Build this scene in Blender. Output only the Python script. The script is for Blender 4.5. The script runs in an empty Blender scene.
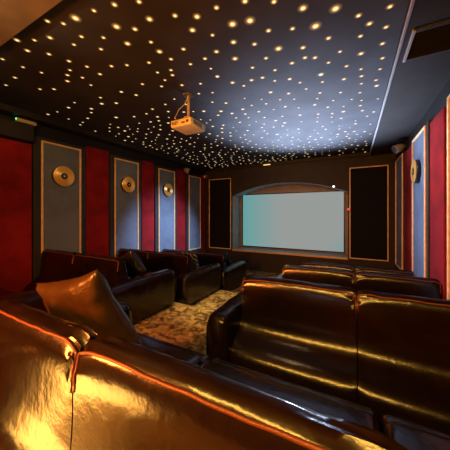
import bpy, bmesh, math, random
from mathutils import Vector, Matrix, noise
random.seed(7)
C = bpy.context.scene.collection
PI = math.pi

# ------------------------------------------------------------------ materials
def nmat(name, color, rough=.5, metal=0., spec=.5, emit=None, estr=0., bump=0., bscale=40., var=0., vscale=4., coat=0., sheen=0., color2=None, stretch=None):
    m = bpy.data.materials.new(name); m.use_nodes = True
    nt = m.node_tree; b = nt.nodes['Principled BSDF']
    b.inputs['Base Color'].default_value = (*color, 1)
    b.inputs['Roughness'].default_value = rough
    b.inputs['Metallic'].default_value = metal
    b.inputs['Specular IOR Level'].default_value = spec
    b.inputs['Coat Weight'].default_value = coat
    b.inputs['Coat Roughness'].default_value = .15
    if sheen:
        b.inputs['Sheen Weight'].default_value = sheen
    if emit:
        b.inputs['Emission Color'].default_value = (*emit, 1)
        b.inputs['Emission Strength'].default_value = estr
    tc = nt.nodes.new('ShaderNodeTexCoord')
    src = tc.outputs['Object']
    if stretch:
        mp = nt.nodes.new('ShaderNodeMapping'); mp.inputs['Scale'].default_value = stretch
        nt.links.new(src, mp.inputs['Vector']); src = mp.outputs['Vector']
    if var or color2:
        n = nt.nodes.new('ShaderNodeTexNoise'); n.inputs['Scale'].default_value = vscale; n.inputs['Detail'].default_value = 4
        nt.links.new(src, n.inputs['Vector'])
        r = nt.nodes.new('ShaderNodeValToRGB')
        c2 = color2 if color2 else tuple(min(1, c*(1+var)) for c in color)
        c1 = color if color2 else tuple(c*(1-var) for c in color)
        r.color_ramp.elements[0].position = .35; r.color_ramp.elements[0].color = (*c1, 1)
        r.color_ramp.elements[1].position = .65; r.color_ramp.elements[1].color = (*c2, 1)
        nt.links.new(n.outputs['Fac'], r.inputs['Fac']); nt.links.new(r.outputs['Color'], b.inputs['Base Color'])
    if bump:
        n2 = nt.nodes.new('ShaderNodeTexNoise'); n2.inputs['Scale'].default_value = bscale; n2.inputs['Detail'].default_value = 5
        nt.links.new(src, n2.inputs['Vector'])
        bp = nt.nodes.new('ShaderNodeBump'); bp.inputs['Strength'].default_value = bump; bp.inputs['Distance'].default_value = .01
        nt.links.new(n2.outputs['Fac'], bp.inputs['Height']); nt.links.new(bp.outputs['Normal'], b.inputs['Normal'])
    return m

M = {}
M['leather'] = nmat('brown_leather', (.0085, .0036, .0026), rough=.21, spec=.6, bump=.2, bscale=22, var=.25, vscale=5)
M['leather_dark'] = nmat('dark_leather', (.012, .006, .005), rough=.3, spec=.5, bump=.15, bscale=30)
M['piping'] = nmat('piping_leather', (.14, .035, .015), rough=.33, bump=.3, bscale=120)
M['tan_leather'] = nmat('bronze_leather', (.048, .024, .009), rough=.25, spec=.6, bump=.25, bscale=22, var=.25)
M['black_satin'] = nmat('black_satin', (.012, .012, .015), rough=.22, spec=.7, bump=.2, bscale=14)
M['base'] = nmat('base_black', (.006, .005, .005), rough=.6)
M['wall'] = nmat('wall_charcoal', (.012, .012, .015), rough=.6, spec=.25, var=.15, bump=.1, bscale=60)
M['front_wall'] = nmat('front_wall_paint', (.034, .028, .024), rough=.6, spec=.25, var=.12, bump=.1, bscale=60)
M['front_panel'] = nmat('front_panel_fabric', (.010, .009, .009), rough=.85, spec=.15, bump=.3, bscale=300)
M['alcove'] = nmat('alcove_paint', (.30, .29, .31), rough=.6, var=.1)
M['ceil'] = nmat('soffit_paint', (.018, .018, .021), rough=.55, spec=.3, var=.15, bump=.1, bscale=50)
M['star_panel'] = nmat('star_panel_felt', (.042, .047, .060), rough=.8, spec=.2, var=.15, vscale=2, bump=.15, bscale=200)
M['gold'] = nmat('gold_moulding', (.90, .64, .33), rough=.4, metal=.1, spec=.6, var=.12, vscale=15)
M['gold_dim'] = nmat('gold_lip', (.70, .48, .2), rough=.45, metal=.3)
M['gold_disc'] = nmat('gold_record', (.80, .46, .12), rough=.3, metal=.5, bump=.1, bscale=90)
M['vinyl'] = nmat('black_vinyl', (.008, .008, .008), rough=.35)
M['blue'] = nmat('slate_blue_fabric', (.15, .19, .275), rough=.85, spec=.2, var=.12, vscale=3, bump=.3, bscale=260)
M['blue_edge'] = nmat('slate_edge', (.025, .026, .034), rough=.6, var=.1)
M['red'] = nmat('red_velvet', (.23, .008, .011), rough=.85, spec=.2, var=.25, vscale=3, bump=.3, bscale=180)
M['silver'] = nmat('silver_trim', (.45, .46, .50), rough=.35, metal=.5)
M['vent'] = nmat('vent_black', (.016, .016, .018), rough=.5)
M['vent_slat'] = nmat('vent_slat', (.03, .03, .034), rough=.45, metal=.2)
M['proj'] = nmat('projector_white', (.80, .62, .36), rough=.45, var=.06)
M['proj_dark'] = nmat('projector_grille', (.10, .08, .05), rough=.5)
M['lens'] = nmat('lens_glass', (.02, .02, .03), rough=.05, spec=.9)
M['speaker'] = nmat('speaker_grey', (.30, .31, .34), rough=.5)
M['speaker_black'] = nmat('speaker_black', (.016, .015, .017), rough=.55)
M['emerg'] = nmat('lamp_plastic', (.42, .38, .26), rough=.4)
M['green'] = nmat('green_led', (.05, .5, .15), emit=(.1, 1, .3), estr=2.)
M['redled'] = nmat('red_led', (.5, .02, .02), emit=(1, .05, .05), estr=1.2)
M['whiteled'] = nmat('white_led', (.8, .8, .8), emit=(1, .95, .85), estr=3.)

# carpet: mottled gold and brown
def carpet():
    m = bpy.data.materials.new('mottled_carpet'); m.use_nodes = True
    nt = m.node_tree; b = nt.nodes['Principled BSDF']; b.inputs['Roughness'].default_value = .95; b.inputs['Specular IOR Level'].default_value = .1
    tc = nt.nodes.new('ShaderNodeTexCoord')
    n = nt.nodes.new('ShaderNodeTexNoise'); n.inputs['Scale'].default_value = 7; n.inputs['Detail'].default_value = 6; n.inputs['Distortion'].default_value = 1.2
    nt.links.new(tc.outputs['Object'], n.inputs['Vector'])
    r = nt.nodes.new('ShaderNodeValToRGB')
    e = r.color_ramp.elements
    e[0].position = .36; e[0].color = (.065, .043, .020, 1)
    e[1].position = .62; e[1].color = (.46, .36, .16, 1)
    k = e.new(.47); k.color = (.20, .145, .07, 1)
    nt.links.new(n.outputs['Fac'], r.inputs['Fac']); nt.links.new(r.outputs['Color'], b.inputs['Base Color'])
    n2 = nt.nodes.new('ShaderNodeTexNoise'); n2.inputs['Scale'].default_value = 120
    nt.links.new(tc.outputs['Object'], n2.inputs['Vector'])
    bp = nt.nodes.new('ShaderNodeBump'); bp.inputs['Strength'].default_value = .6; bp.inputs['Distance'].default_value = .02
    nt.links.new(n2.outputs['Fac'], bp.inputs['Height']); nt.links.new(bp.outputs['Normal'], b.inputs['Normal'])
    return m
M['carpet'] = carpet()

# lit projection screen: pale grey picture, teal towards the sides
def screen_mat():
    m = bpy.data.materials.new('lit_projection_screen'); m.use_nodes = True
    nt = m.node_tree; b = nt.nodes['Principled BSDF']
    b.inputs['Base Color'].default_value = (.06, .06, .06, 1); b.inputs['Roughness'].default_value = .9
    tc = nt.nodes.new('ShaderNodeTexCoord'); sp = nt.nodes.new('ShaderNodeSeparateXYZ')
    nt.links.new(tc.outputs['Generated'], sp.inputs[0])
    def mth(op, a, b_, c=None):
        n = nt.nodes.new('ShaderNodeMath'); n.operation = op
        for i, v in enumerate((a, b_, c)):
            if v is None: continue
            if isinstance(v, (int, float)): n.inputs[i].default_value = v
            else: nt.links.new(v, n.inputs[i])
        return n.outputs[0]
    x, z = sp.outputs[0], sp.outputs[2]
    # left side teal: 1 at x=0 to 0 at x=.45
    l = mth('MULTIPLY_ADD', x, -2.3, 1.0)
    # lower right corner teal
    rr = mth('ADD', mth('MULTIPLY_ADD', x, 2.2, -1.75), mth('MULTIPLY', z, -1.1))
    t = mth('MAXIMUM', mth('MAXIMUM', l, 0), mth('MAXIMUM', rr, 0))
    r = nt.nodes.new('ShaderNodeValToRGB'); e = r.color_ramp.elements
    e[0].position = 0; e[0].color = (.28, .315, .31, 1)
    e[1].position = 1; e[1].color = (.10, .34, .34, 1)
    nt.links.new(t, r.inputs['Fac'])
    nt.links.new(r.outputs['Color'], b.inputs['Emission Color'])
    b.inputs['Emission Strength'].default_value = 1.0
    return m
M['screen'] = screen_mat()

def star_mat(name, hot, halo, strength):  # each star's halo of light is painted as emission fading outwards
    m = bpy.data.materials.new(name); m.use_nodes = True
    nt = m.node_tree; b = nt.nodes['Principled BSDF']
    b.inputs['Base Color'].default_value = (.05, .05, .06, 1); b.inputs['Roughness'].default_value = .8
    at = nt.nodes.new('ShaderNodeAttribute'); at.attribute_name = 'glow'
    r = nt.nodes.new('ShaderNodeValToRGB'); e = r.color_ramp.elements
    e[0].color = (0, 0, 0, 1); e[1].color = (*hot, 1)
    k = e.new(.3); k.color = (*[c*.5 for c in halo], 1); k = e.new(.6); k.color = (*[min(1, c*2.2) for c in halo], 1)
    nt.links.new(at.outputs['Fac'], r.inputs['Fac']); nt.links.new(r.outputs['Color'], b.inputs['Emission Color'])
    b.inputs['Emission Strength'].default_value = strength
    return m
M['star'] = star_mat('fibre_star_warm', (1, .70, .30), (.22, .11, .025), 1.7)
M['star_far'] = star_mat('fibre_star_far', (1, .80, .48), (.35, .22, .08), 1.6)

# ------------------------------------------------------------------ mesh helpers
def obj(name, bm, mat, parent=None, smooth=False, mats=None):
    me = bpy.data.meshes.new(name)
    bmesh.ops.recalc_face_normals(bm, faces=bm.faces)
    bm.to_mesh(me); bm.free()
    for k in (mats or [mat]): me.materials.append(k)
    if smooth:
        for p in me.polygons: p.use_smooth = True
        if smooth != True:
            try: me.set_sharp_from_angle(angle=smooth)
            except Exception: pass
    o = bpy.data.objects.new(name, me); C.objects.link(o)
    if parent: o.parent = parent
    return o
def thing(name, label, cat, loc=(0, 0, 0), rotz=0, group=None):
    o = bpy.data.objects.new(name, None); C.objects.link(o); o.empty_display_size = .1
    o.location = loc; o.rotation_euler = (0, 0, rotz); o['label'] = label; o['category'] = cat
    if group: o['group'] = group
    return o
def tag(o, label, cat, group=None):
    o['label'] = label; o['category'] = cat
    if group: o['group'] = group
    return o
def struct(name, bm, m, label=None):
    o = obj(name, bm, m); o['kind'] = 'structure'
    if label: o['label'] = label; o['category'] = name.split('_')[0]
    return o
def dup(root, loc, label, group=None):
    r = root.copy(); C.objects.link(r); r.location = loc; r['label'] = label
    if group: r['group'] = group
    for ch in list(root.children):
        c = ch.copy(); C.objects.link(c); c.parent = r
        for g in list(ch.children):
            d = g.copy(); C.objects.link(d); d.parent = c
    return r
def box(bm, x0, x1, y0, y1, z0, z1, bev=0, seg=3):
    t = bmesh.new()
    bmesh.ops.create_cube(t, size=1)
    for v in t.verts:
        v.co = Vector(((x0+x1)/2+v.co.x*(x1-x0), (y0+y1)/2+v.co.y*(y1-y0), (z0+z1)/2+v.co.z*(z1-z0)))
    if bev:
        bmesh.ops.bevel(t, geom=list(t.edges), offset=bev, segments=seg, profile=.5, affect='EDGES')
    me = bpy.data.meshes.new('tmp'); t.to_mesh(me); t.free()
    bm.from_mesh(me); bpy.data.meshes.remove(me)
    return bm
def B(*a, **k): return box(bmesh.new(), *a, **k)
def tube(bm, pts, r, n=8):
    pts = [Vector(p) for p in pts]; rings = []
    for i, p in enumerate(pts):
        d = (pts[min(i+1, len(pts)-1)]-pts[max(i-1, 0)]).normalized()
        u = d.cross(Vector((0, 0, 1)))
        if u.length < .05: u = d.cross(Vector((0, 1, 0)))
        u.normalize(); w = d.cross(u)
        rings.append([bm.verts.new(p+r*(math.cos(2*PI*k/n)*u+math.sin(2*PI*k/n)*w)) for k in range(n)])
    for a, b in zip(rings, rings[1:]):
        for k in range(n): bm.faces.new((a[k], a[(k+1) % n], b[(k+1) % n], b[k]))
    bm.faces.new(rings[0]); bm.faces.new(rings[-1])
    return bm
def lathe(bm, prof, n=32, axis='z', origin=(0, 0, 0)):
    o = Vector(origin); rings = []
    for r, h in prof:
        ring = []
        for k in range(n):
            c, s = math.cos(2*PI*k/n)*r, math.sin(2*PI*k/n)*r
            p = {'z': (c, s, h), 'x': (h, c, s), 'y': (c, h, s)}[axis]
            ring.append(bm.verts.new(o+Vector(p)))
        rings.append(ring)
    for a, b in zip(rings, rings[1:]):
        for k in range(n): bm.faces.new((a[k], a[(k+1) % n], b[(k+1) % n], b[k]))
    bm.faces.new(rings[0]); bm.faces.new(rings[-1])
    return bm
def quad(bm, *ps): bm.faces.new([bm.verts.new(p) for p in ps])

# ------------------------------------------------------------------ room dimensions (camera at the origin, z up)
XL, XR, YF, YB = -5.16, 1.05, 8.0, -1.7
ZS, ZC = 1.76, 1.66                 # star panel, soffit
TIERS = [(-1.7, -1.42), (1.78, -1.60), (3.42, -1.79), (4.96, -2.00)]

bm = bmesh.new()
for i, (y, z) in enumerate(TIERS):
    y2 = TIERS[i+1][0] if i < 3 else 8.02
    z2 = TIERS[i+1][1] if i < 3 else None
    quad(bm, (XL-.05, y, z), (XR+.05, y, z), (XR+.05, y2, z), (XL-.05, y2, z))
    if z2 is not None: quad(bm, (XL-.05, y2, z), (XR+.05, y2, z), (XR+.05, y2, z2), (XL-.05, y2, z2))
struct('floor', bm, M['carpet'])
struct('wall_left', B(XL-.12, XL, YB, YF+.9, -2.2, 1.9), M['wall'])
struct('wall_right', B(XR, XR+.12, YB, YF+.9, -2.2, 1.9), M['wall'])
struct('wall_rear', B(XL-.12, XR+.12, YB-.12, YB, -2.2, 1.9), M['wall'])

# front wall with an arched alcove
AX0, AX1, AZ0, SPR, RISE, AY = -3.95, -.13, -1.31, .66, .39, 8.72
def arch(x):
    h = (AX1-AX0)/2; R = (h*h+RISE*RISE)/(2*RISE); cx = (AX0+AX1)/2
    return SPR+RISE-R+math.sqrt(R*R-(x-cx)**2)
bm = bmesh.new()
quad(bm, (XL, YF, -2.2), (AX0, YF, -2.2), (AX0, YF, 1.9), (XL, YF, 1.9))
quad(bm, (AX1, YF, -2.2), (XR, YF, -2.2), (XR, YF, 1.9), (AX1, YF, 1.9))
quad(bm, (AX0, YF, -2.2), (AX1, YF, -2.2), (AX1, YF, AZ0), (AX0, YF, AZ0))
N = 40
for i in range(N):
    xa, xb = AX0+(AX1-AX0)*i/N, AX0+(AX1-AX0)*(i+1)/N
    quad(bm, (xa, YF, arch(xa)), (xb, YF, arch(xb)), (xb, YF, 1.9), (xa, YF, 1.9))
bmesh.ops.remove_doubles(bm, verts=bm.verts, dist=1e-4)
struct('wall_front', bm, M['front_wall'])
bm = bmesh.new()
for i in range(N):
    xa, xb = AX0+(AX1-AX0)*i/N, AX0+(AX1-AX0)*(i+1)/N
    quad(bm, (xa, YF, arch(xa)), (xb, YF, arch(xb)), (xb, AY, arch(xb)), (xa, AY, arch(xa)))
quad(bm, (AX0, YF, AZ0), (AX0, AY, AZ0), (AX0, AY, arch(AX0)), (AX0, YF, arch(AX0)))
quad(bm, (AX1, YF, AZ0), (AX1, AY, AZ0), (AX1, AY, arch(AX1)), (AX1, YF, arch(AX1)))
quad(bm, (AX0, AY, AZ0), (AX1, AY, AZ0), (AX1, AY, 1.2), (AX0, AY, 1.2))
quad(bm, (AX0, YF, AZ0), (AX1, YF, AZ0), (AX1, AY, AZ0), (AX0, AY, AZ0))
struct('wall_alcove', bm, M['alcove'])
struct('trim_1', B(AX0, AX1, YF-.03, YF+.03, AZ0-.05, AZ0+.012, bev=.008), M['gold_dim'])

# soffit ring + sides of the tray
SX0, SX1, SY0, SY1 = -4.9, .41, 1.05, 7.93
bm = bmesh.new()
box(bm, XL-.1, SX0, YB, YF+.1, ZC, 1.9); box(bm, SX1, XR+.1, YB, YF+.1, ZC, 1.9)
box(bm, SX0, SX1, SY1, YF+.1, ZC, 1.9)
struct('ceiling', bm, M['ceil'])
struct('trim_3', B(SX0, SX1, YB, SY0, ZC, 1.9), nmat('warm_lit_soffit', (.16, .12, .08), rough=.6, var=.15))  # near soffit; its tan colour stands in for warm light on it
struct('trim_2', B(SX1-.012, SX1+.014, SY0, SY1, ZC-.014, ZC+.01, bev=.004), M['silver'])

# ------------------------------------------------------------------ star ceiling
F_PX, HY = 240., 214.
YAW = math.atan(128/240.); CS, SN = math.cos(YAW), math.sin(YAW)
def ray(px, py):                    # direction of sight through a point of the frame, used to lay out the star pattern on the ceiling plane
    a, b = (px-225)/F_PX, (HY-py)/F_PX
    return Vector((-SN+a*CS, CS+a*SN, b))
sp_t = thing('star_ceiling_panel', 'dark navy ceiling panel full of tiny glowing star lights', 'ceiling panel', ((SX0+SX1)/2, (SY0+SY1)/2, ZS))
cx_, cy_ = (SX0+SX1)/2, (SY0+SY1)/2
obj('panel', B(SX0-cx_+.001, SX1-cx_-.001, SY0-cy_+.001, SY1-cy_-.001, 0, .05), M['star_panel'], sp_t)
LFT = [(95,42),(127,47),(151,36),(188,21),(229,9),(278,3),(299,38),(350,31),(394,33),(433,15),(385,60),(425,70),(233,53),(270,58),(255,87),(319,103),(367,98),(433,103),(410,117),(381,128),(34,80),(69,80),(100,75),(163,73),(207,75),(148,89),(202,98),(55,101),(5,118),(98,108),(138,122),(174,133),(223,132),(46,134),(83,145),(140,140),(135,150),(298,125),(254,130),(342,118),(342,140),(302,84),(364,170),(345,150),(12,170),(30,155),(201,195),(305,218),(200,148),(165,155),(135,162),(182,170),(80,178),(108,178),(330,160),(285,168),(425,185)]
RGT = [(15,48),(50,41),(98,3),(40,2),(156,16),(221,17),(267,31),(330,13),(322,54),(289,47),(181,52),(135,57),(87,61),(17,84),(59,88),(107,97),(156,95),(207,76),(20,117),(271,72),(315,87),(272,107),(315,116),(230,103),(272,138),(310,138),(273,152),(273,167),(270,185),(302,160),(238,158),(15,165),(55,135),(82,116),(134,126),(160,115),(180,115),(207,125),(243,132),(100,140),(75,155),(53,160),(150,165)]
pts = []
for (u, v) in LFT: pts.append((u/2, v/2))
for (u, v) in RGT: pts.append((225+u/2, v/2))
BIG = {(299,38),(394,33),(385,60),(255,87),(319,103),(15,48),(17,84),(15,165),(181,52),(156,16),(221,17),(50,41),(272,107),(151,36),(20,117),(107,97),(233,53)}
placed = []
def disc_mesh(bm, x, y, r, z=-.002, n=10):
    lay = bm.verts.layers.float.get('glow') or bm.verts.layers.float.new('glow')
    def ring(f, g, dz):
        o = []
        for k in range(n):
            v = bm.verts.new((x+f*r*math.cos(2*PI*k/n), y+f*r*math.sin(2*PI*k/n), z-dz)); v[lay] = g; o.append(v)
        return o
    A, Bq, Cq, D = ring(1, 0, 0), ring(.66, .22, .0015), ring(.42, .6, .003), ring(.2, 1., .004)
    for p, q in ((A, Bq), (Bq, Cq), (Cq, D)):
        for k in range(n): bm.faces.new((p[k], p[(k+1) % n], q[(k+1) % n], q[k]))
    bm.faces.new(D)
k = 0
for raw, (px, py) in zip(LFT+RGT, pts):
    if k >= 100: break
    d = ray(px, py); t = (ZS-.002)/d.z; x, y = d.x*t, d.y*t
    if not (SX0+.04 < x < SX1-.04 and SY0+.04 < y < SY1-.04): continue
    r = random.uniform(.030, .042)*(1.5 if raw in BIG else 1.)
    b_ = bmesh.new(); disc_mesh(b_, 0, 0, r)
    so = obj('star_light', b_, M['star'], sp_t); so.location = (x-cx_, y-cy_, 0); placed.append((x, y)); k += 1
bm = bmesh.new(); cnt = 0; tries = 0
while cnt < 430 and tries < 20000:
    tries += 1
    x, y = random.uniform(SX0+.08, SX1-.06), random.uniform(2.2, SY1-.05)
    if y < 3.3 and random.random() < .75: continue
    if any((x-a)**2+(y-b)**2 < .0225*1.2 for a, b in placed): continue
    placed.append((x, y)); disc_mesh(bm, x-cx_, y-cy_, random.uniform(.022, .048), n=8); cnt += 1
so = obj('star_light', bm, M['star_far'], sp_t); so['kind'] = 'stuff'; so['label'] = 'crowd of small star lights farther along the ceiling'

# ------------------------------------------------------------------ walls: framed panels, red panels, gold records
def frame_bm(u0, u1, z0, z1, w, th):          # a moulding ring in the u-z plane, growing along +v
    bm = bmesh.new()
    box(bm, u0, u1, 0, th, z1-w, z1, bev=.008, seg=2); box(bm, u0, u1, 0, th, z0, z0+w, bev=.008, seg=2)
    box(bm, u0, u0+w, 0, th, z0+w, z1-w, bev=.008, seg=2); box(bm, u1-w, u1, 0, th, z0+w, z1-w, bev=.008, seg=2)
    return bm
def wall_panel(name, label, loc, rotz, w, z0, z1, margin, mat, edge_mat, group, th=.05, fw=.035):
    t = thing(name, label, 'wall panel', loc, rotz, group)
    h = w/2
    obj('backing_board', B(-h-margin, h+margin, 0, th, z0-margin, z1+margin*.6, bev=.006, seg=2), edge_mat, t)
    obj('fabric_panel', B(-h+fw*.5, h-fw*.5, th, th+.008, z0+fw*.5, z1-fw*.5), mat, t)
    f = obj('gold_frame', frame_bm(-h, h, z0, z1, fw, .028), M['gold'], t); f.location = (0, th+.001, 0)
    return t
def record(label, loc, rotz):
    t = thing('gold_record', label, 'record', loc, rotz, 'gold records on the wall panels')
    obj('backing_disc', lathe(bmesh.new(), [(.05, 0), (.195, 0), (.20, .01), (.20, .055), (.19, .065), (.05, .065)], 40, 'y'), M['vinyl'], t, smooth=.6)
    prof = [(.035, .07)]
    for i in range(9):
        r = .07+i*.0145; prof += [(r, .081), (r+.007, .078)]
    prof += [(.198, .077), (.198, .068), (.035, .068)]
    obj('disc', lathe(bmesh.new(), prof, 48, 'y'), M['gold_disc'], t, smooth=.5)
    obj('centre_label', lathe(bmesh.new(), [(.001, .07), (.062, .07), (.062, .086), (.001, .086)], 32, 'y'), M['vinyl'], t)
    obj('spindle', lathe(bmesh.new(), [(.001, .085), (.016, .085), (.014, .093), (.001, .093)], 16, 'y'), M['gold_disc'], t)
    return t
RZL, RZR, RZF = -PI/2, PI/2, PI          # local +y points into the room from left, right and front wall
FZ0, FZ1 = -1.29, 1.37
names = ['nearest the camera', 'second from the camera', 'third from the camera', 'farthest, beside the front wall']
for i, y in enumerate((2.69, 4.24, 5.73, 7.22)):
    wall_panel('framed_wall_panel', ['gold-framed slate blue panel on left wall nearest the camera, with gold record',
        'gold-framed slate blue panel on left wall between dark red panels, second from camera, with gold record',
        'gold-framed slate blue panel on left wall, the third record-bearing one from the camera',
        'gold-framed blue panel at far end of left wall without a record'][i],
        (XL, y, 0), RZL, .74, FZ0, FZ1, .11, M['blue'], M['blue_edge'], 'framed panels on the left wall')
for i, y in enumerate((2.69, 4.24, 5.73)):
    record(['gold record with black centre on left wall, largest and nearest the camera', 'gold record on the second framed panel of left wall',
            'gold record on left wall farthest from the camera'][i], (XL+.052, y, .745), RZL)
for i, (a, b) in enumerate(((1.50, 2.19), (3.19, 3.74), (4.76, 5.22), (6.24, 6.70), (7.72, 7.96))):
    o = obj('red_wall_panel', B(-(b-a)/2, (b-a)/2, 0, .035, -1.5, 1.26 if i == 0 else 1.49, bev=.012), M['red'])
    o.location = (XL, (a+b)/2, 0); o.rotation_euler.z = RZL
    tag(o, ['wide red velvet panel at left edge of photo, below the black box', 'red velvet panel on left wall between first and second gold records',
            'dark red velvet panel on left wall between second and third gold records', 'bright red velvet strip on left wall after the third gold record',
            'narrow dark red strip in the left corner beside the front wall'][i], 'wall panel', 'red velvet panels on the left wall')
for i, (a, b) in enumerate(((6.66, 7.62), (4.72, 5.62), (2.85, 3.72))):
    wall_panel('framed_wall_panel', ['narrow-looking gold-framed panel on right wall nearest the front corner', 'gold-framed blue panel on right wall carrying a gold record',
        'gold-framed panel on right wall cut by the right photo edge'][i], (XR, (a+b)/2, 0), RZR, b-a, FZ0-.02, FZ1-.0, .07, M['blue'], M['blue_edge'], 'framed panels on the right wall')
for i, (a, b) in enumerate(((5.78, 6.46), (3.90, 4.50))):
    o = obj('red_wall_panel', B(-(b-a)/2, (b-a)/2, 0, .06, -1.5, 1.33, bev=.012), M['red'])
    o.location = (XR, (a+b)/2, 0); o.rotation_euler.z = RZR
    tag(o, ['dark red velvet panel on right wall between the two gold frames', 'bright pink-red velvet panel on right wall near the right photo edge'][i], 'wall panel', 'red velvet panels on the right wall')
record('gold record on the right wall panel, seen almost edge-on', (XR-.052, 5.2, .735), RZR)
wall_panel('framed_wall_panel', 'black gold-framed panel on front wall left of the screen', ((-4.95-3.99)/2, YF, 0), RZF, .96, -1.31, 1.34, .0, M['front_panel'], M['front_panel'], 'framed panels beside the screen', th=.03, fw=.03)
wall_panel('framed_wall_panel', 'black gold-framed panel on front wall right of the screen', ((-.095+.867)/2, YF, 0), RZF, .96, -1.31, 1.36, .0, M['front_panel'], M['front_panel'], 'framed panels beside the screen', th=.03, fw=.03)

# ------------------------------------------------------------------ projection screen
t = thing('projection_screen', 'large glowing pale grey projection screen in the arched front alcove', 'screen', ((-3.83-.25)/2, 8.66, -1.25))
obj('screen_surface', B(-1.775, 1.775, 0, .01, .02, 1.985), M['screen'], t)
bm = bmesh.new(); box(bm, -1.81, -1.777, -.01, .03, -.02, 2.02); box(bm, 1.777, 1.81, -.01, .03, -.02, 2.02)
box(bm, -1.777, 1.777, -.01, .03, 1.987, 2.02); box(bm, -1.777, 1.777, -.01, .03, -.02, .018)
obj('screen_frame', bm, M['vinyl'], t)

# ------------------------------------------------------------------ sofas
PROF = [(.08,.07),(.06,.14),(.055,.20),(.065,.26),(.095,.31),(.145,.35),(.20,.378),(.25,.408),(.29,.445),(.318,.495),(.335,.56),(.342,.64),(.345,.73),(.346,.81),(.355,.88),(.38,.93),(.415,.947),(.445,.942),(.47,.92),(.49,.88),(.505,.80),(.53,.68),(.555,.55),(.56,.44),(.52,.30),(.48,.16),(.45,.07)]
def smooth_prof(P, n=3):
    out = []; L = len(P)
    for i in range(L):
        p0, p1, p2, p3 = (Vector(P[(i+j) % L]) for j in (-1, 0, 1, 2))
        if i == L-1: out.append(p1); continue
        for k in range(n):
            s = k/n
            out.append(.5*((2*p1)+(p2-p0)*s+(2*p0-5*p1+4*p2-p3)*s*s+(3*p1-p0-3*p2+p3)*s**3))
    return out
SP = smooth_prof(PROF); CEN = sum(SP, Vector((0, 0)))/len(SP)
PIPE = 44
def back_point(x, x0, x1, j, seed):
    p = SP[j]; d = min(x-x0, x1-x)
    e = max(0, 1-d/.085)
    s = 1-.06*e*e
    q = CEN+(p-CEN)*s
    out = (p-CEN).normalized()
    arc = j*.021
    up = max(0, min(1, (p.y-.5)/.3))
    g = .016*math.exp(-d/.13)*math.sin(arc*95+seed*3+3*noise.noise((x*5, arc*4, seed)))*up
    n1 = .006*noise.noise((x*3.2+seed, arc*5, .3))+.005*noise.noise((x*11+seed, arc*12, 1.3))
    puff = .008*(1-e)*math.sin(PI*min(1, max(0, (x-x0)/(x1-x0))))
    q = q+out*(g+n1*up+puff)
    return Vector((x, q.x, q.y))
def back_cushion(x0, x1, seed, nsec=44):
    bm = bmesh.new(); rings = []
    us = [.5-.5*math.cos(PI*i/nsec) for i in range(nsec+1)]
    us = [.55*u+.45*i/nsec for i, u in enumerate(us)]
    for u in us:
        x = x0+u*(x1-x0)
        rings.append([bm.verts.new(back_point(x, x0, x1, j, seed)) for j in range(len(SP))])
    n = len(SP)
    for a, b in zip(rings, rings[1:]):
        for k in range(n): bm.faces.new((a[k], a[(k+1) % n], b[(k+1) % n], b[k]))
    bm.faces.new(rings[0]); bm.faces.new(rings[-1])
    pb = bmesh.new(); P = []
    for j in range(38, PIPE): P.append(back_point(x0+.006, x0, x1, j, seed)+Vector((-.002, 0, .0)))
    for i in range(0, 61):
        x = x0+.006+(x1-x0-.012)*i/60
        v = back_point(x, x0, x1, PIPE, seed); P.append(v+Vector((0, -.004, .004)))
    for j in range(PIPE-1, 37, -1): P.append(back_point(x1-.006, x0, x1, j, seed)+Vector((.002, 0, 0)))
    tube(pb, P, .006, 8)
    return bm, pb
def arm_bm(x0, x1, y0, y1, z1, seed):
    bm = bmesh.new(); w = (x1-x0)/2; cx = (x0+x1)/2; rings = []
    ny = 26
    for i in range(ny+1):
        u = i/ny; y = y0+(y1-y0)*u
        d = min(y-y0, y1-y); e = max(0, 1-d/.08); s = math.sqrt(max(0, 1-e*e))*.14+.86
        ring = []
        m = 28
        for k in range(m):
            a = 2*PI*k/m; ca, sa = math.cos(a), math.sin(a)
            ex = .42
            px = math.copysign(abs(ca)**ex, ca)*w*s; pz = math.copysign(abs(sa)**ex, sa)
            zz = .04+(z1-.04)*(.5+.5*pz*s if pz > 0 else .5+.5*pz)
            if pz > .3: px += .006*noise.noise((y*7, a*2, seed)); zz += .010*noise.noise((y*6+seed, a*2, 2))+.012*math.sin(PI*u)
            ring.append(bm.verts.new((cx+px, y, zz)))
        rings.append(ring)
    n = len(rings[0])
    for a, b in zip(rings, rings[1:]):
        for k in range(n): bm.faces.new((a[k], a[(k+1) % n], b[(k+1) % n], b[k]))
    bm.faces.new(rings[0]); bm.faces.new(rings[-1])
    return bm
def seat_bm(x0, x1, y0, y1, z0, z1, seed):
    bm = bmesh.new(); box(bm, x0, x1, y0, y1, z0, z1, bev=.055, seg=4)
    bmesh.ops.subdivide_edges(bm, edges=[e for e in bm.edges if e.calc_length() > .3], cuts=7, use_grid_fill=True)
    for v in bm.verts:
        if v.co.z > z1-.06:
            u = (v.co.x-x0)/(x1-x0); w = (v.co.y-y0)/(y1-y0)
            v.co.z += .025*math.sin(PI*max(0, min(1, u)))*math.sin(PI*max(0, min(1, w)))+.006*noise.noise(v.co*5+Vector((seed, 0, 0)))
    return bm
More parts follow.
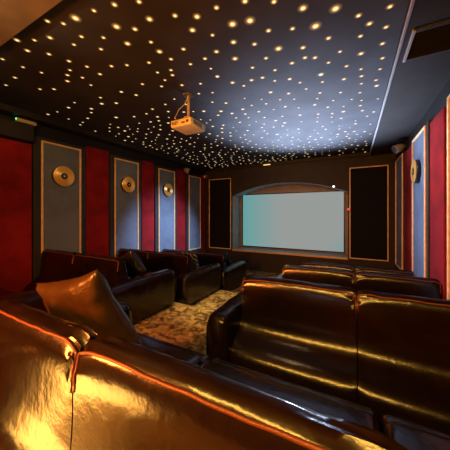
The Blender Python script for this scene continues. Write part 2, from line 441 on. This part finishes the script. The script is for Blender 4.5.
def make_sofa(name, label, loc, seats, arms, group, armw=.23):
    """seats: list of (x0, x1); arms: list of x0 of each arm; x in room units, loc = (0, y, floor)"""
    xs = sorted([s[0] for s in seats]+[s[1] for s in seats])
    ox = (xs[0]+xs[-1])/2
    t = thing(name, label, 'sofa', (ox, loc[1], loc[2]), 0, group)
    obj('base', B(xs[0]-ox+.01, xs[-1]-ox-.01, .12, 1.22, .0, .25, bev=.015), M['base'], t)
    for i, (a, b) in enumerate(seats):
        a -= ox; b -= ox
        bb, pb = back_cushion(a+.004, b-.004, i*2.7+loc[1])
        c = obj('back_cushion', bb, M['leather'], t, smooth=1.2)
        obj('piping', pb, M['piping'], c, smooth=True)
        obj('seat_cushion', seat_bm(a+.006, b-.006, .50, 1.24, .24, .45, i*1.7), M['leather'], t, smooth=True)
        obj('footrest', B(a+.01, b-.01, 1.20, 1.33, .06, .40, bev=.035, seg=4), M['leather'], t, smooth=True)
    for i, a in enumerate(arms):
        obj('arm', arm_bm(a-ox, a-ox+armw, .0, 1.34, .64, i*3.1+loc[1]), M['leather'], t, smooth=1.0)
    return t
Y0 = [.165, 1.95, 3.58, 5.10]; FL = [z for _, z in TIERS]
make_sofa('leather_sofa', 'glossy brown leather sofa seen from behind, filling the foreground', (0, Y0[0], FL[0]), [(-1.72, -.90), (-.90, .12), (.12, 1.0)], [-1.95], 'cinema sofas', armw=.225)
R1 = make_sofa('leather_sofa', 'dark leather sofa on the right, directly ahead of the foreground sofa', (0, Y0[1], FL[1]), [(-1.03, .03), (.03, .98)], [-1.26], 'cinema sofas')
dup(R1, (R1.location.x, Y0[2], FL[2]), 'dark leather sofa on the right, second one ahead of the foreground sofa', 'cinema sofas')
dup(R1, (R1.location.x, Y0[3], FL[3]), 'dark leather sofa on the right, frontmost one before the screen', 'cinema sofas')
L1 = make_sofa('leather_sofa', 'dark leather sofa by left wall, below the first framed panel', (0, Y0[1], FL[1]), [(-5.06, -4.06), (-4.06, -2.95)], [-2.95], 'cinema sofas')
dup(L1, (L1.location.x-.0, Y0[0], FL[0]), 'dark leather sofa at left photo edge, mostly hidden by the foreground sofa', 'cinema sofas')
dup(L1, (L1.location.x, Y0[2], FL[2]), 'dark leather sofa by left wall in the middle, below second and third gold records', 'cinema sofas')
dup(L1, (L1.location.x, Y0[3], FL[3]), 'dark leather sofa by left wall, frontmost one before the screen', 'cinema sofas')

# ------------------------------------------------------------------ pillows
def pillow(label, loc, rot, size, thick, mat, seed):
    bm = bmesh.new(); n = 24; g = {}
    for sgn in (1, -1):
        for i in range(n+1):
            for j in range(n+1):
                u, v = -1+2*i/n, -1+2*j/n
                edge = i in (0, n) or j in (0, n)
                if sgn == -1 and edge: continue
                pin = 1-.10*(1-u*u)*abs(v)**3, 1-.10*(1-v*v)*abs(u)**3
                h = thick/2*((1-u**4)*(1-v**4))**.55
                h *= 1+.25*noise.noise((u*2+seed, v*2, sgn))
                h += .012*noise.noise((u*5+seed, v*5, sgn*2))*(0 if edge else 1)
                g[(sgn, i, j)] = bm.verts.new((u*size/2*pin[1], sgn*h, v*size/2*pin[0]))
    for sgn in (1, -1):
        def V(i, j): return g.get((sgn, i, j)) or g[(1, i, j)]
        for i in range(n):
            for j in range(n): bm.faces.new((V(i, j), V(i+1, j), V(i+1, j+1), V(i, j+1)))
    o = obj('pillow', bm, mat, None, smooth=True)
    o.location = loc; o.rotation_euler = rot
    return tag(o, label, 'pillow', 'pillows on the sofas')
R = math.radians
pillow('bronze leather pillow leaning behind the foreground sofa back, near its left arm', (-1.44, .91, -.628), (R(22), R(-14), R(4)), .58, .17, M['tan_leather'], 1.)
pillow('black glossy pillow on left sofa below the second gold record', (-3.21, 2.76, -.83), (R(24), R(-25), R(-6)), .44, .16, M['black_satin'], 4.)
def zigzag():
    m = bpy.data.materials.new('zigzag_fabric'); m.use_nodes = True
    nt = m.node_tree; b = nt.nodes['Principled BSDF']; b.inputs['Roughness'].default_value = .5
    tc = nt.nodes.new('ShaderNodeTexCoord'); w = nt.nodes.new('ShaderNodeTexWave'); w.wave_profile = 'TRI'
    w.bands_direction = 'DIAGONAL'; w.inputs['Scale'].default_value = 6; w.inputs['Distortion'].default_value = 6
    nt.links.new(tc.outputs['Object'], w.inputs['Vector'])
    r = nt.nodes.new('ShaderNodeValToRGB'); r.color_ramp.interpolation = 'CONSTANT'
    r.color_ramp.elements[0].color = (.012, .012, .014, 1); r.color_ramp.elements[1].position = .72; r.color_ramp.elements[1].color = (.30, .30, .32, 1)
    nt.links.new(w.outputs['Fac'], r.inputs['Fac']); nt.links.new(r.outputs['Color'], b.inputs['Base Color'])
    return m
pillow('black pillow with pale zigzag pattern on the middle left sofa', (-3.21, 4.36, -1.05), (R(24), R(6), R(0)), .45, .15, zigzag(), 7.)
pillow('black glossy pillow on the frontmost left sofa', (-3.21, 5.90, -1.28), (R(22), R(-10), R(0)), .44, .15, M['black_satin'], 9.)

# ------------------------------------------------------------------ projector
t = thing('ceiling_projector', 'cream projector hanging from a bracket under the star ceiling', 'projector', (-2.145, 2.875, 1.24))
obj('body', B(-.18, .18, -.19, .19, 0, .105, bev=.02, seg=3), M['proj'], t, smooth=.7)
for i in range(4): obj('vent_slot', B(-.15+i*.028, -.135+i*.028, -.194, -.188, .03, .075), M['proj_dark'], t)
obj('port', B(.02, .08, -.194, -.188, .03, .055), M['proj_dark'], t); obj('port', B(.10, .14, -.194, -.188, .035, .07), M['proj_dark'], t)
for i in range(7): obj('side_slot', B(.178, .184, -.12+i*.03, -.105+i*.03, .025, .08), M['proj_dark'], t)
ln = obj('lens_barrel', lathe(bmesh.new(), [(.001, .185), (.05, .185), (.05, .225), (.042, .23), (.001, .23)], 24, 'y', (.07, 0, .055)), M['proj_dark'], t, smooth=.6)
obj('lens', lathe(bmesh.new(), [(.001, .231), (.038, .231), (.001, .238)], 24, 'y', (.07, 0, .055)), M['lens'], ln, smooth=.6)
bm = bmesh.new()
for sx, sy in ((-.1, -.1), (.1, -.1), (-.1, .1), (.1, .1)):
    tube(bm, [(sx, sy, .10), (sx*.9, sy*.9, .14), (sx*.2, sy*.2, .18)], .008)
box(bm, -.05, .05, -.05, .05, .17, .195, bev=.005)
obj('spider_bracket', bm, M['gold_dim'], t)
obj('mount_pole', tube(bmesh.new(), [(0, 0, .19), (0, 0, .515)], .022, 12), M['gold_dim'], t, smooth=.6)
obj('ceiling_plate', lathe(bmesh.new(), [(.001, .50), (.07, .50), (.075, .519), (.001, .519)], 24, 'z'), M['proj_dark'], t, smooth=.6)
obj('cable', tube(bmesh.new(), [(-.03, -.19, .06), (-.06, -.24, .10), (-.05, -.16, .25), (-.03, -.06, .36), (.03, -.05, .45), (.03, -.03, .515)], .006, 6), M['gold'], t, smooth=True)

# ------------------------------------------------------------------ small fittings
t = thing('ceiling_vent', 'black slatted air vent in the ceiling at upper right', 'vent', (.735, 2.95, ZC))
bm = bmesh.new(); box(bm, -.25, .25, -.25, -.215, -.02, 0); box(bm, -.25, .25, .215, .25, -.02, 0); box(bm, .215, .25, -.215, .215, -.02, 0)
obj('frame', bm, M['vent'], t)
obj('edge_strip', B(-.262, -.235, -.25, .25, -.024, 0, bev=.004), M['silver'], t)
obj('backing', B(-.235, .215, -.215, .215, -.004, 0), M['base'], t)
for i in range(16):
    o = obj('slat', B(-.235, .215, -.01, .01, -.0015, .0015), M['vent_slat'], t); o.location = (0, -.20+i*.0267, -.012); o.rotation_euler.x = R(35)
def satellite(label, loc, rotz):
    t = thing('wall_speaker', label, 'speaker', loc, rotz, 'small grey wall speakers')
    bm = bmesh.new()
    lathe(bm, [(.001, -.02), (.055, -.02), (.085, .05), (.095, .15), (.085, .17), (.001, .17)], 24, 'y')
    sh = obj('housing', bm, M['speaker'], t, smooth=.7); sh.rotation_euler = (R(-25), 0, R(20)); sh.location = (0, .09, 0)
    obj('grille', lathe(bmesh.new(), [(.001, .171), (.08, .171), (.06, .182), (.001, .186)], 24, 'y'), M['speaker_black'], sh, smooth=.7)
    obj('bracket', B(-.03, .03, 0, .10, -.03, .03, bev=.006), M['speaker_black'], t)
satellite('small grey speaker high on right wall beside the front corner', (XR, 6.55, 1.50), RZR)
satellite('small grey speaker high on left wall above the farthest framed panel', (XL, 6.6, 1.52), RZL)
o = obj('wall_speaker', B(-.34, .34, 0, .16, 1.28, 1.56, bev=.02), M['speaker_black']); o.location = (XL, 1.84, 0); o.rotation_euler.z = RZL
tag(o, 'black box above the red panel at left photo edge', 'speaker')
t = thing('emergency_light', 'slim pale emergency light with green tip, high on left wall', 'light', (-5.02, 2.06, 1.60))
obj('casing', B(-.05, .05, -.14, .14, -.035, .03, bev=.018), M['emerg'], t, smooth=.7)
obj('bracket', B(-.02, .02, -.04, .04, .025, .06), M['vinyl'], t)
obj('green_indicator', lathe(bmesh.new(), [(.001, -.15), (.015, -.15), (.017, -.13), (.001, -.13)], 12, 'y', (.0, 0, .012)), M['green'], t)
t = thing('corner_sensor', 'tiny pale sensor with a red light in the far left corner', 'sensor', (-5.11, 7.935, 1.46))
obj('housing', B(-.05, .05, -.06, .07, -.06, .06, bev=.02), M['speaker'], t, smooth=.7)
obj('red_indicator', lathe(bmesh.new(), [(.001, -.062), (.016, -.062), (.018, -.05), (.001, -.05)], 10, 'y', (.0, -.006, -.02)), M['redled'], t)
o = obj('indicator_light', B(-.03, .03, -.02, 0, -.035, .035, bev=.008), M['redled']); o.location = (-.112, YF, .14)
tag(o, 'tiny red light on front wall at right side of the screen', 'light')
o = obj('spot_light', lathe(bmesh.new(), [(.001, -.02), (.025, -.02), (.03, 0), (.001, 0)], 14, 'y'), M['whiteled']); o.location = (-.52, YF, arch(-.52)+.03)
tag(o, 'tiny white light over the right end of the arch', 'light')
o = obj('strip_light', B(-.12, .12, -.03, 0, -.02, .01, bev=.006), nmat('warm_led', (.6, .45, .2), emit=(1, .7, .2), estr=1.0)); o.location = (-2.6, SY1-.0, 1.69)
tag(o, 'small golden strip light on ceiling edge above the screen', 'light')

# ------------------------------------------------------------------ lights
def area(name, loc, target, sx, sy, power, color, spread=PI):
    l = bpy.data.lights.new(name, 'AREA'); l.shape = 'RECTANGLE'; l.size = sx; l.size_y = sy; l.energy = power; l.color = color; l.spread = spread
    o = bpy.data.objects.new(name, l); C.objects.link(o); o.location = loc
    o.rotation_euler = (Vector(target)-Vector(loc)).to_track_quat('-Z', 'Y').to_euler(); return o
def spot(name, loc, target, power, color, ang, blend=.6, r=.05):
    l = bpy.data.lights.new(name, 'SPOT'); l.energy = power; l.color = color; l.spot_size = R(ang); l.spot_blend = blend; l.shadow_soft_size = r
    o = bpy.data.objects.new(name, l); C.objects.link(o); o.location = loc
    o.rotation_euler = (Vector(target)-Vector(loc)).to_track_quat('-Z', 'Y').to_euler(); return o
WARM = (1, .50, .075); COOL = (.52, .70, 1)
area('rear_cove_light', (-.6, -1.45, 1.35), (-.4, 1.5, -.6), 2.6, .14, 130, WARM)
area('rear_left_lamp', (-2.3, -.9, .15), (-1.2, .5, -.7), .45, .45, 190, (1, .22, .03))
area('rear_floor_fill', (-1.75, -.30, -1.30), (-.95, .52, -.80), .7, .45, 24, (1, .46, .08))  # unseen, added for the gold patch on the foreground sofa back
spot('soffit_fill', (-2.9, -1.2, .5), (-2.6, -.05, 1.66), 420, (1, .62, .25), 48, 1, .1)  # unseen spot added to warm the near soffit
spot('aisle_fill', (-1.9, 3.6, 1.68), (-1.9, 4.0, -1.7), 520, (1, .68, .24), 50, .9)  # no visible fixture; added to warm the aisle carpet
spot('projector_fill', (-1.2, 1.3, -.2), (-2.14, 2.87, 1.3), 55, (1, .66, .22), 18, 1, .2)  # added in mid-air, unseen, to brighten the projector
spot('left_wall_cool_fill', (-1.2, 5.6, 1.64), (-5.16, 5.7, -1.1), 1500, COOL, 50, 1)  # invented cool source that brightens the left wall panels
spot('left_frames_fill', (-2.4, 4.2, 1.2), (-5.16, 4.4, .5), 15, (1, .66, .3), 90, 1)  # unseen helper that lifts the gold frames
for yy in (2.69, 4.24, 5.73): spot('record_fill', (-3.4, yy-.5, 1.6), (-5.1, yy, .75), 26, (1, .66, .26), 14, .5)  # unseen spots added to brighten the left wall records
spot('record_fill', (-.4, 4.7, 1.6), (1.0, 5.2, .75), 14, (1, .72, .36), 18, .5)  # same added helper for the right wall record
spot('left_wall_warm_fill', (-2.6, .9, 1.5), (-5.16, 1.7, 1.5), 60, (1, .42, .10), 42, 1)  # unseen helper added to warm the near top of the left wall
spot('right_wall_cool_fill', (-2.2, 4.6, 1.64), (1.05, 4.3, .0), 700, COOL, 60, .9)  # invented cool source, unseen, for the right wall panels
spot('right_wall_warm_fill', (-1.6, 3.9, .9), (1.05, 4.1, .6), 170, (1, .6, .5), 36, 1)  # added without a fixture to brighten the pink-red panel
spot('ceiling_glow_fill', (-1.45, 6.8, -1.8), (-.75, 5.2, 1.76), 5400, (.70, .80, 1), 64, 1, .3)  # hidden helper added for the cool glow on the star ceiling
spot('front_wall_warm_fill', (-2.0, 5.2, 1.6), (-2.0, 8., .9), 30, (1, .7, .4), 80, 1)  # warm helper, unseen, added to lift the dark front wall
spot('sofa_top_fill', (-1.0, 7.3, 1.55), (-.45, .62, -.5), 1300, (.55, .70, 1), 10, .9)  # added unseen for the blue highlight along the foreground sofa top
spot('seat_fill', (-1.0, 1.5, 1.64), (-.8, 1.3, -1.), 40, (1, .6, .3), 45, 1)  # unseen helper added to bring out the foreground seat
w = bpy.data.worlds.new('World'); bpy.context.scene.world = w; w.use_nodes = True
w.node_tree.nodes['Background'].inputs[0].default_value = (.01, .01, .012, 1)
w.node_tree.nodes['Background'].inputs[1].default_value = .5

# ------------------------------------------------------------------ camera
cam = bpy.data.cameras.new('camera'); co = bpy.data.objects.new('camera', cam); C.objects.link(co)
cam.sensor_width = 36; cam.lens = 36*F_PX/450; cam.shift_y = -(225-HY)/450; cam.clip_start = .02
co.location = (0, 0, 0); co.rotation_euler = (PI/2, 0, YAW)
bpy.context.scene.camera = co
sc = bpy.context.scene
sc.view_settings.view_transform = 'Standard'; sc.view_settings.look = 'None'; sc.view_settings.exposure = 0
